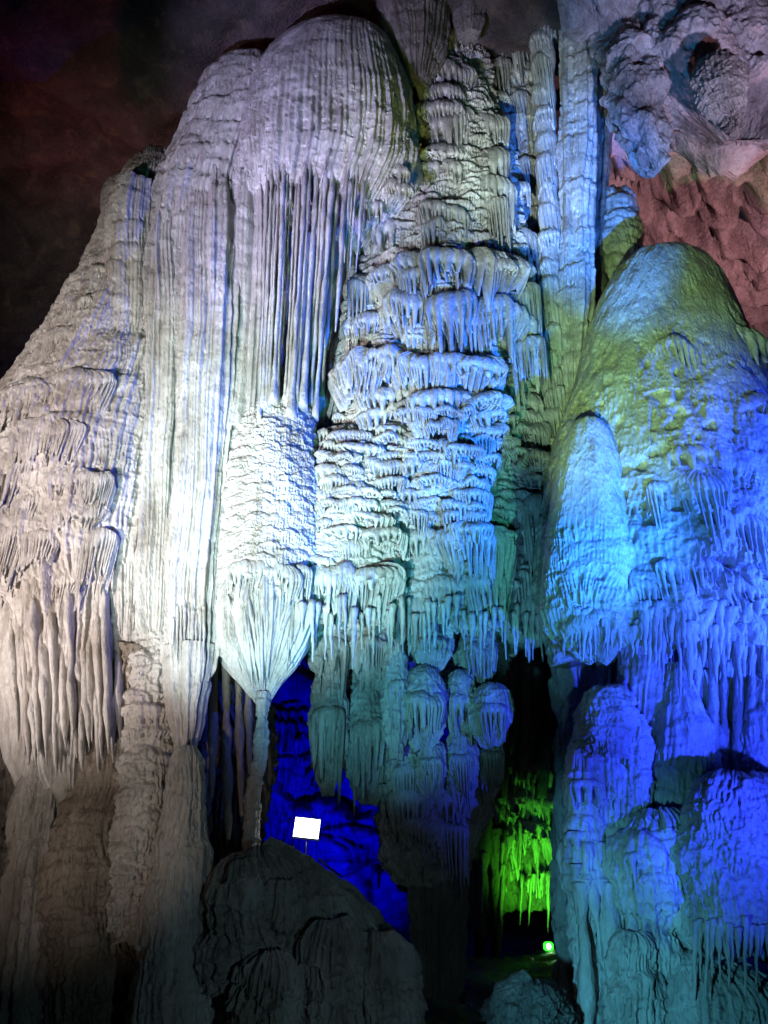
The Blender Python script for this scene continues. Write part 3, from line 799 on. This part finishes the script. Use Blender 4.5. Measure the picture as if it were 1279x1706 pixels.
# ------------------------------------------------------------------ right columns and stalagmites under the dome
t_ = thing('recess_columns', at(1030, 1300, 13.6), 'dull green grey columns standing in the recess behind the right stalagmites', 'column')
for (x, y0, y1, r, Y) in [(1000, 1030, 1240, 14, 13.4), (1018, 1030, 1230, 13, 13.6), (1040, 1030, 1250, 15, 13.5), (1108, 1030, 1290, 10, 12.7), (1140, 1040, 1200, 9, 12.6), (1158, 1030, 1310, 11, 12.6), (1186, 1030, 1320, 12, 12.5), (1204, 1030, 1310, 9, 12.6), (1228, 1030, 1320, 13, 12.5), (1250, 1030, 1200, 10, 12.4), (1272, 1030, 1320, 13, 12.6)]:
    v, f = stem([(x, y0), (x + 2, (y0 + y1) / 2), (x + 1, y1)], Y, [r, r * .7, r * 1.3], sides=18, noise_amp=0.4, nf=3.5, seed=int(x), seg=90, stamp=True)
    obj('column', v, f, M_grey, t_)

tag(obj('stone_column', *loft([(1030, 1052, 1090), (1100, 1052, 1096), (1200, 1050, 1100), (1300, 1045, 1098), (1400, 1040, 1100), (1480, 1040, 1110)], 12.6, 0.9, 90, 160, flow_disp(0.9, 0.11, 0.08, 0.2, 641, rib=0.05, rib_w=0.12, long=1.6, knob=0.022)), M_white),
    'smooth straight periwinkle column joining the right dome to the rocks below', 'column')
tag(obj('stalagmite', *loft([(1105, 1126, 1134), (1125, 1119, 1142), (1180, 1108, 1162), (1260, 1100, 1180), (1330, 1096, 1198), (1420, 1080, 1205), (1480, 1075, 1200)], 12.3, 0.9, 120, 150, flow_disp(0.8, 0.11, 0.08, 0.2, 651, rib=0.05, rib_w=0.12, long=1.6, knob=0.022)), M_white),
    'pointed blue cone stalagmite right of the straight periwinkle column', 'stalagmite')
tag(obj('stalagmite', *loft([(1120, 1160, 1176), (1150, 1155, 1195), (1230, 1155, 1215), (1300, 1160, 1235), (1400, 1150, 1250)], 12.9, 0.9, 100, 120, flow_disp(0.8, 0.11, 0.08, 0.2, 661, rib=0.05, rib_w=0.12, long=1.6, knob=0.022)), M_white),
    'deep blue fluted stalagmite behind the pointed cone at right', 'stalagmite')
tag(obj('stalagmite', *loft([(1125, 1255, 1270), (1140, 1248, 1300), (1220, 1245, 1320), (1320, 1250, 1330), (1400, 1250, 1330)], 12.6, 0.9, 90, 110, flow_disp(0.6, 0.11, 0.08, 0.2, 671, rib=0.05, rib_w=0.12, long=1.6, knob=0.022)), M_white),
    'stepped pale stalagmite cut by the right edge of the view', 'stalagmite')

v, f = loft([(1020, 985, 1330), (1200, 975, 1340), (1350, 965, 1340), (1500, 970, 1340), (1740, 975, 1340)], 13.9, 0.3, 260, 300, flute_disp(0.3, 0.25, 677, 0.3, wob=0.1, shelf=0.15))
tag(obj('rock_wall', v, f, M_grey), 'fluted rock wall at the back of the right recess', 'rock')
t_ = thing('figure_stalagmite', at(1010, 1690, 11.9), 'knobbly fluted pillar shaped like a robed figure with a round head', 'stalagmite')
v, f = loft([(1146, 1000, 1022), (1153, 986, 1038), (1172, 977, 1049), (1200, 974, 1053), (1225, 978, 1050), (1260, 985, 1045)], 11.95, 0.95, 120, 110, flow_disp(0.25, 0.07, 0.06, 0.22, 681, knob=0.03))
obj('head', v, f, M_grey, t_)
for (rows, Y, sd) in [([(1218, 968, 982), (1240, 958, 996), (1300, 952, 1002), (1365, 955, 1000), (1395, 960, 992), (1420, 950, 998), (1455, 952, 998), (1490, 962, 992), (1560, 962, 988), (1640, 972, 1000), (1740, 980, 1012)], 12.15, 1),
                      ([(1196, 1000, 1025), (1215, 980, 1050), (1300, 975, 1050), (1360, 975, 1045), (1385, 968, 1045), (1430, 965, 1050), (1480, 972, 1040), (1530, 982, 1030), (1600, 988, 1034), (1680, 985, 1040), (1740, 985, 1045)], 12.3, 2),
                      ([(1190, 1048, 1068), (1215, 1032, 1082), (1300, 1022, 1090), (1370, 1022, 1088), (1410, 1030, 1078), (1440, 1018, 1085), (1490, 1030, 1075), (1540, 1036, 1066), (1575, 1044, 1056)], 12.1, 3)]:
    v, f = loft(rows, Y, 0.95, 130, 420, flow_disp(0.55, 0.11, 0.07, 0.2, 685 + sd, rib=0.07, rib_w=0.10, long=1.7, knob=0.024))
    obj('fluted_pillar', v, f, M_white, t_)
    zstamp(v)
seat_tiers(t_, [(940, 1000, 1385, 1490), (985, 1055, 1370, 1470), (1030, 1085, 1415, 1530), (950, 1010, 1300, 1390)], M_white, rib=8, prot=0.5, sink=0.8, lo=0.5)
for (x, x2, y0, y1, r0, r1) in [(958, 962, 1440, 1540, 9, 2), (985, 1000, 1450, 1590, 12, 3), (1005, 1008, 1450, 1570, 10, 3), (1030, 1036, 1450, 1600, 12, 3), (1015, 1018, 1470, 1720, 12, 14), (968, 980, 1470, 1720, 10, 12), (1060, 1064, 1460, 1560, 9, 2)]:
    hang(t_, 'drip', x, y0, x2, y1, r0, r1, M_white, Y=11.85, na=0.4, seg=60, bead=0.22, sides=16, flat=1.0)
t_ = thing('drip_shelf', at(1110, 1690, 11.8), 'blue grey shelf with fat hanging drips in the lower right corner', 'flowstone')
v, f = loft([(1365, 1080, 1130), (1385, 1060, 1165), (1420, 1042, 1185), (1460, 1040, 1180), (1500, 1055, 1160), (1530, 1075, 1135)], 12.0, 0.8, 170, 140, flow_disp(0.35, 0.16, 0.07, 0.3, 711, rib=0.05, rib_w=0.1, long=1.6, knob=0.026))
obj('shelf', v, f, M_white, t_)
zstamp(v)
seat_tiers(t_, [(1045, 1110, 1420, 1530), (1095, 1175, 1400, 1500), (1070, 1150, 1455, 1560)], M_white, rib=9, prot=0.45, sink=0.8, lo=0.5)
for (x, y0, y1, r) in [(1052, 1460, 1590, 15), (1068, 1470, 1540, 10), (1082, 1470, 1580, 12), (1098, 1480, 1545, 11), (1120, 1470, 1600, 12), (1145, 1440, 1540, 12), (1165, 1450, 1530, 9), (1132, 1480, 1560, 8)]:
    v, f = stem([(x, y0), (x, (y0 * .6 + y1 * .4)), (x + 2, y0 * .2 + y1 * .8), (x, y1)], 11.65, [r * .8, r * .65, r * 0.9, 1.5], sides=14, noise_amp=0.35, nf=5, seed=int(x), seg=44)
    obj('drip', v, f, M_white, t_)
for (rows, Y, sd, lab) in [([(1560, 1048, 1068), (1572, 1034, 1084), (1620, 1026, 1092), (1680, 1022, 1096), (1740, 1020, 1100)], 11.5, 1, 'smooth cyan hump at the bottom directly under the fattest drip'),
                           ([(1535, 1085, 1110), (1548, 1068, 1130), (1600, 1060, 1150), (1670, 1064, 1160), (1740, 1060, 1170)], 11.75, 2, 'folded blue grey hump at the bottom between the cyan hump and the teal mound'),
                           ([(1590, 1140, 1180), (1605, 1120, 1250), (1670, 1110, 1345), (1760, 1100, 1370)], 11.8, 4, 'low teal mound of rough stone under the indigo mound')]:
    v, f = loft(rows, Y, 0.85, 170, 150, flow_disp(0.6, 0.12, 0.08, 0.28, 721 + sd, rib=0.05, rib_w=0.13, long=1.6, knob=0.026))
    tag(obj('stalagmite', v, f, M_white if sd < 4 else M_grey), lab, 'stalagmite')
t_ = thing('rock_mound', at(1240, 1600, 11.0), 'rough dark indigo mound with a drip fringe in the right bottom corner', 'rock')
v, f = loft([(1290, 1200, 1300), (1300, 1180, 1340), (1350, 1155, 1380), (1430, 1140, 1400), (1500, 1150, 1400), (1550, 1165, 1380), (1575, 1185, 1350)], 11.4, 0.7, 230, 180, flow_disp(0.22, 0.06, 0.06, 0.45, 731, knob=0.04))
obj('body', v, f, M_grey, t_)
for k in range(14):
    x = 1160 + k * 10 + R.uniform(-4, 4)
    hang(t_, 'stalactite', x, 1535 + R.uniform(-10, 10), x + R.uniform(-4, 4), R.uniform(1590, 1680), R.uniform(5, 9), 1.5, M_grey, lift=0.0, na=0.3, seg=14)
# ------------------------------------------------------------------ lower left stalagmites
tag(obj('stalagmite', *loft([(1030, 240, 285), (1080, 225, 285), (1200, 208, 285), (1300, 202, 275), (1400, 196, 262), (1480, 192, 250), (1540, 195, 240), (1560, 200, 232)], 12.8, 0.9, 120, 330, flow_disp(0.32, 0.13, 0.07, 0.08, 801, rib=0.03, rib_w=0.09)), M_white),
    'long stepped grey column slanting down under the fluted curtain', 'column')
tag(obj('stalagmite', *loft([(1075, 175, 250), (1120, 150, 245), (1200, 140, 235), (1300, 130, 220), (1400, 112, 200), (1500, 95, 200), (1600, 90, 215), (1740, 85, 230)], 13.1, 0.8, 160, 360, flow_disp(0.5, 0.18, 0.08, 0.28, 811, rib=0.05, rib_w=0.1, long=1.7, knob=0.03)), M_tan),
    'brown ragged flowstone pillar left of the stepped grey column', 'column')
tag(obj('stalagmite', *loft([(1243, 308, 316), (1265, 299, 323), (1330, 286, 328), (1430, 268, 330), (1520, 245, 330), (1600, 230, 335), (1740, 222, 345)], 12.2, 0.9, 120, 260, flow_disp(0.6, 0.09, 0.07, 0.14, 821, rib=0.04, rib_w=0.08, long=1.6)), M_white),
    'tall pointed cone stalagmite, pale left and blue green right', 'stalagmite')
v, f = loft([(1255, 55, 92), (1290, 42, 112), (1400, 25, 105), (1500, 10, 95), (1600, 0, 90), (1740, -10, 95)], 13.2, 0.9, 150, 330, flow_disp(0.7, 0.10, 0.08, 0.2, 851, rib=0.15, rib_w=0.14, long=1.9))
tag(obj('column', v, f, M_grey), 'grey slanting ribbed column at the far left of the lower wall', 'column')
v, f = stem([(112, 1265), (106, 1310), (112, 1350), (104, 1400), (100, 1440), (104, 1490), (92, 1560), (84, 1640), (80, 1740)], 12.95, [13, 18, 12, 17, 11, 19, 20, 24, 26], sides=28, noise_amp=0.3, nf=4, seed=41, seg=150)
tag(obj('column', v, f, M_grey), 'thin knobbly column just left of the brown ragged pillar', 'column')
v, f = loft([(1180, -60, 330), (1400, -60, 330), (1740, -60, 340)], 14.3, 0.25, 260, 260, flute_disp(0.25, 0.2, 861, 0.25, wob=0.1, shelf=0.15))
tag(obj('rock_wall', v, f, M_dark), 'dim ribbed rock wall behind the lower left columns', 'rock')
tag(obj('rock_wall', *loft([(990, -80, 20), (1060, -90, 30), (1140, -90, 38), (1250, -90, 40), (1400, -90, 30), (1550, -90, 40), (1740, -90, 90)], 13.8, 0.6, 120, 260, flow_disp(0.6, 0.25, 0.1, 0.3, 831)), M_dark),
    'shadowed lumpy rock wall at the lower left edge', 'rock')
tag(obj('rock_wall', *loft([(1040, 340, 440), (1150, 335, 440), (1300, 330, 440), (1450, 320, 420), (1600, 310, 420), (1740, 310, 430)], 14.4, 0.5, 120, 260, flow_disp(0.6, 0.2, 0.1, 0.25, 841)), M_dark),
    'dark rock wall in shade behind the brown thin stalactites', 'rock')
for k, (x, xb, y0, y1, r0, r1, lab) in enumerate([(358, 352, 1060, 1330, 10, 7, 'leftmost dark brown thin stalactite beside the hanging bulb'), (376, 380, 1070, 1400, 9, 8, 'second thin brown stalactite, reaching nearly down to the mound'),
                                                  (396, 402, 1080, 1360, 10, 7, 'third thin brown stalactite, close to the bulb'), (412, 416, 1110, 1290, 9, 6, 'short pale stalactite right under the bulb edge')]):
    v, f = stem([(x, y0), (x + (xb - x) * .3, y0 * .7 + y1 * .3), (x + (xb - x) * .6, y0 * .35 + y1 * .65), (xb, y1)], 13.3, [r0, r0 * .7, r1 * 1.1, r1 * .5], sides=12, noise_amp=0.35, seed=60 + k, seg=60)
    tag(obj('stalactite', v, f, M_tan), lab, 'stalactite')
v, f = loft([(1150, 434, 442), (1200, 433, 440), (1245, 430, 437), (1280, 424, 433), (1300, 421, 429), (1330, 411, 430), (1360, 406, 431), (1390, 407, 430), (1425, 408, 424)], 12.78, 0.95, 80, 260, flow_disp(0.3, 0.04, 0.05, 0.06, 871, rib=0.03, rib_w=0.05, long=1.7, knob=0.02))
tag(obj('column', v, f, M_grey), 'thin column with a swollen foot linking the bulb tip to the mound', 'column')

# ------------------------------------------------------------------ front mound
t_ = thing('flowstone_mound', at(480, 1700, 12.0), 'dark rounded flowstone mound in front of the blue cave', 'rock')
v, f = loft([(1428, 415, 440), (1433, 398, 462), (1445, 380, 488), (1465, 368, 520), (1495, 360, 566), (1530, 356, 600), (1585, 350, 632), (1650, 345, 655), (1740, 335, 680)], 12.6, 0.55, 260, 220, flow_disp(0.45, 0.14, 0.07, 0.34, 901, rib=0.05, rib_w=0.11, long=1.7, knob=0.05, pits=0.12))
obj('body', v, f, M_grey, t_)
for (x0, x1, y0, y1, Y, sd) in [(365, 440, 1450, 1640, 12.0, 1), (440, 505, 1478, 1650, 11.9, 2), (505, 590, 1550, 1730, 11.6, 3), (585, 665, 1575, 1730, 11.8, 4), (400, 500, 1600, 1740, 11.4, 5)]:
    h = y1 - y0; w = x1 - x0; c = (x0 + x1) / 2
    v, f = loft([(y0, c - w * .15, c + w * .15), (y0 + h * .05, c - w * .3, c + w * .3), (y0 + h * .2, c - w * .46, c + w * .46), (y0 + h * .6, c - w * .5, c + w * .5), (y1, c - w * .46, c + w * .46)], Y + 0.25, 0.7, 150, 150, flow_disp(0.40, 0.14, 0.07, 0.34, 910 + sd, rib=0.05, rib_w=0.09, long=1.8, knob=0.05, pits=0.12))
    obj('lobe', v, f, M_grey, t_)
tag(obj('boulder', *loft([(1632, 880, 905), (1642, 855, 940), (1660, 830, 960), (1690, 815, 975), (1740, 810, 985)], 11.6, 0.9, 170, 110, flow_disp(0.2, 0.10, 0.06, 0.42, 951, knob=0.04)), M_dark), 'low bluish boulder on the floor below the green lamp', 'rock')

# ------------------------------------------------------------------ green grotto
t_ = thing('green_grotto', at(880, 1560, 21.0), 'green lit fringed rock shelf over the dark tunnel mouth', 'rock')
v, f = loft([(1040, 790, 990), (1150, 790, 990), (1280, 790, 985), (1340, 780, 990), (1400, 770, 985), (1460, 770, 980), (1500, 790, 975)], 21.5, 0.4, 240, 260, flow_disp(1.0, 0.35, 0.12, 0.6, 971, rib=0.10, rib_w=0.25, long=1.6))
obj('body', v, f, M_dark, t_)
for (x, y0, y1, r) in [(838, 1030, 1330, 16), (872, 1030, 1300, 13), (905, 1030, 1330, 17), (938, 1030, 1300, 15), (800, 1250, 1600, 16), (826, 1380, 1600, 12), (962, 1380, 1600, 14)]:
    v, f = stem([(x, y0), (x + 4, (y0 + y1) / 2), (x - 2, y1)], 20.2, [r, r * .8, r * .6], sides=14, noise_amp=0.35, seed=int(x), seg=70)
    obj('pillar', v, f, M_dark, t_)
for k in range(70):
    x = R.gauss(890, 42); y0 = R.choice([1300, 1345, 1355, 1390, 1400, 1455]) + R.gauss(0, 9)
    hang(t_, 'stalactite', x, y0, x + R.uniform(-5, 5), y0 + R.choice([14, 20, 28, 40, 80]) * R.uniform(0.7, 1.3), R.uniform(2.5, 7), 0.8, M_grey, Y=20.3 + R.uniform(-.5, .4), na=0.5, seg=12)
for (x0, x1, y0, y1) in [(820, 900, 1330, 1400), (870, 960, 1345, 1420), (835, 930, 1395, 1470), (905, 985, 1410, 1490), (780, 850, 1420, 1500), (850, 920, 1290, 1340)]:
    Y = 20.5; sc_ = float(mpp(y0, Y)); P = at((x0 + x1) / 2, y0, Y)
    v, f = tier_mesh((P[0], Y + 0.3, P[2]), (x1 - x0) * sc_, 0.7, (y1 - y0) * sc_ * 0.9, 0.35, 0.12, R, lo=0.3)
    obj('tier', v, f, M_grey, t_)
for (x, y0, y1) in [(776, 1400, 1540), (806, 1420, 1520), (838, 1440, 1570)]:
    hang(t_, 'stalactite', x, y0, x - 4, y1, 6, 1.5, M_grey, Y=20, na=0.4, seg=20)

# ------------------------------------------------------------------ hanging rock above right and ceiling stalactites
def blob(cx, cy, Y, rx, ry, rd, n, amp, seed, sharp=0.6):
    th, ph = np.meshgrid(np.linspace(0, 2 * math.pi, n, endpoint=False), np.linspace(0.02, math.pi - 0.02, n // 2))
    c = at(cx, cy, Y); s = float(mpp(cy, Y))
    d = np.stack([np.sin(ph) * np.sin(th), -np.sin(ph) * np.cos(th), np.cos(ph)], -1)
    k = 1 + amp * fbm(d[..., 0] * 2.2 + seed, d[..., 1] * 2.2, d[..., 2] * 2.2, seed=seed, octv=6) - sharp * amp * np.abs(fbm(d[..., 0] * 5 + seed, d[..., 1] * 5, d[..., 2] * 5, seed=seed + 3, octv=4))
    P = c + d * k[..., None] * np.array([rx * s, rd, ry * s * 1.5])
    zstamp(P)
    return P.reshape(-1, 3), grid_faces(n // 2, n, True)


def crag(a, seed, big=1.0):
    def f(U, Z, T, PY, X):
        d = a * (0.8 * fbm(U * 0.5 / big, Z * 0.5 / big, T * 0.3, seed=seed, octv=3) - 0.30 * np.abs(fbm(U * 1.1 / big + 0.6 * Z, Z * 0.9 / big - 0.4 * U, seed=seed + 4, octv=3)) + 0.16 * fbm(U * 2.4, Z * 2.0, seed=seed + 6, octv=4) - 0.10 * np.abs(fbm(U * 7, Z * 5, seed=seed + 8, octv=3)))
        return d, -0.25 * np.abs(d)
    return f


tag(obj('hanging_rock', *loft([(-120, 1010, 1420), (-20, 1010, 1420), (60, 1030, 1410), (130, 1060, 1390), (180, 1110, 1360), (215, 1160, 1320), (235, 1195, 1290)], 13.2, 0.5, 320, 260, crag(1.1, 5)), M_ceil), 'big lilac grey craggy rock hanging from the ceiling at upper right', 'rock')
tag(obj('hanging_rock', *loft([(-120, 985, 1080), (0, 990, 1090), (90, 1004, 1110), (160, 1015, 1118), (215, 1035, 1112), (250, 1062, 1108), (285, 1090, 1102)], 12.7, 0.8, 200, 260, crag(0.8, 15, 0.7)), M_ceil), 'smaller blue craggy rock hanging beside the dark column', 'rock')
v, f = loft([(95, 1176, 1226), (115, 1168, 1236), (145, 1176, 1240), (165, 1190, 1238), (190, 1215, 1236), (212, 1228, 1234)], 11.4, 0.9, 110, 120, flow_disp(0.4, 0.08, 0.05, 0.16, 995, rib=0.06, rib_w=0.09, long=1.8, knob=0.03))
tag(obj('stalactite', v, f, M_tan), 'brown tufted stalactite hanging from the face of the lilac rock', 'stalactite')
tag(obj('stalactite', *loft([(-60, 640, 745), (0, 640, 735), (50, 655, 728), (90, 668, 715), (120, 683, 700), (132, 690, 694)], 13.2, 0.9, 110, 120, flute_disp(0.22, 0.16, 981, 0.12)), M_dark), 'thick olive brown ribbed stalactite hanging at the top centre', 'stalactite')
tag(obj('stalactite', *loft([(-60, 762, 806), (0, 766, 802), (30, 770, 798), (56, 776, 790)], 13.2, 0.9, 60, 60, flute_disp(0.15, 0.1, 985, 0.08)), M_dark), 'short yellowish stalactite touching the spire of the cascade', 'stalactite')
tag(obj('rock_lobe', *loft([(290, 190, 215), (305, 176, 235), (335, 168, 250), (380, 168, 260)], 15.5, 0.8, 70, 50, flow_disp(0.8, 0.06, 0.1, 0.1, 991)), M_grey), 'small purple lobe of stone peeking from behind the left slope', 'rock')

# ------------------------------------------------------------------ sign, rail and lamp
def box(cx, cy, cz, sx, sy, sz, rz=0.0, rx=0.0, bev=0.0):
    v = np.array([[x, y, z] for x in (-1, 1) for y in (-1, 1) for z in (-1, 1)], float) * np.array([sx, sy, sz]) / 2
    f = np.array([[0, 1, 3, 2], [4, 6, 7, 5], [0, 4, 5, 1], [2, 3, 7, 6], [0, 2, 6, 4], [1, 5, 7, 3]])
    c, s = math.cos(rz), math.sin(rz)
    v = v @ np.array([[c, -s, 0], [s, c, 0], [0, 0, 1]]).T
    return v + np.array([cx, cy, cz]), f


M_sign = plain('lit_sign_face', (0.85, 0.85, 0.85), 0.4, 0, (1.0, 0.97, 1.0), 9.0)
M_metal = plain('steel', (0.5, 0.5, 0.52), 0.35, 0.9)
M_green = plain('green_lamp_glass', (0.1, 0.6, 0.1), 0.3, 0, (0.03, 1.0, 0.03), 2.5)
M_core = plain('green_lamp_core', (0.8, 0.9, 0.8), 0.3, 0, (0.75, 1.0, 0.7), 12.0)
def flat(o):
    o.data.polygons.foreach_set('use_smooth', np.zeros(len(o.data.polygons), bool))
    return o


SY = 13.4
p_ = at(511, 1380, SY)
ps = at(508, 1440, SY)
t_ = thing('lit_sign', ps - np.array([0, 0, 0.25]), 'glowing white information sign on a thin post behind the mound', 'sign')
sw, sh = 43 * float(mpp(1380, SY)), 0.31
tilt = math.radians(6)
def sign_box(w, h, d, dy):
    v, f = box(0, 0, 0, w, d, h)
    c, s = math.cos(tilt), math.sin(tilt)
    v = np.stack([v[:, 0] * c + v[:, 2] * s, v[:, 1], -v[:, 0] * s + v[:, 2] * c], -1)
    return v + p_ + np.array([0, dy, 0]), f
flat(obj('panel', *sign_box(sw - 0.02, sh - 0.02, 0.02, -0.022), M_sign, t_))
flat(obj('lower_lip', *sign_box(sw, 0.03, 0.03, -0.03), M_metal, t_)).location.z -= sh / 2
flat(obj('frame', *sign_box(sw, sh, 0.03, 0.004), M_metal, t_))
obj('post', *tube([ps - np.array([0, 0, 0.25]), (p_[0] - 0.0, SY + 0.03, p_[2] - 0.1)], [0.013, 0.013], sides=10), M_metal, t_)

t_ = thing('handrail', at(552, 1450, 14.2), 'short blue lit handrail pipe sloping down behind the sign', 'handrail')
obj('rail', *tube(at(np.array([530, 545, 572]), np.array([1430, 1443, 1462]), 14.4), [0.035] * 3, sides=10), M_metal, t_)

g_ = at(912, 1576, 20.2)
t_ = thing('green_lamp', g_ - np.array([0, 0, 0.16]), 'small glaring green flood lamp on the cave floor', 'lamp')
obj('lens', *tube([g_ + np.array([0, -0.10, -0.09]), g_ + np.array([0, -0.10, -0.05]), g_ + np.array([0, -0.10, 0.05]), g_ + np.array([0, -0.10, 0.09])], [0.07, 0.115, 0.115, 0.07], sides=16, flat=0.3), M_green, t_)
obj('bulb', *tube([g_ + np.array([0, -0.14, -0.05]), g_ + np.array([0, -0.14, 0.0]), g_ + np.array([0, -0.14, 0.05])], [0.03, 0.055, 0.03], sides=14, flat=0.4), M_core, t_)
flat(obj('housing', *box(g_[0], g_[1] + 0.0, g_[2], 0.22, 0.14, 0.2), plain('lamp_housing', (0.03, 0.03, 0.03), 0.5), t_))
flat(obj('bracket', *box(g_[0], g_[1] + 0.0, g_[2] - 0.14, 0.16, 0.06, 0.1), M_metal, t_))
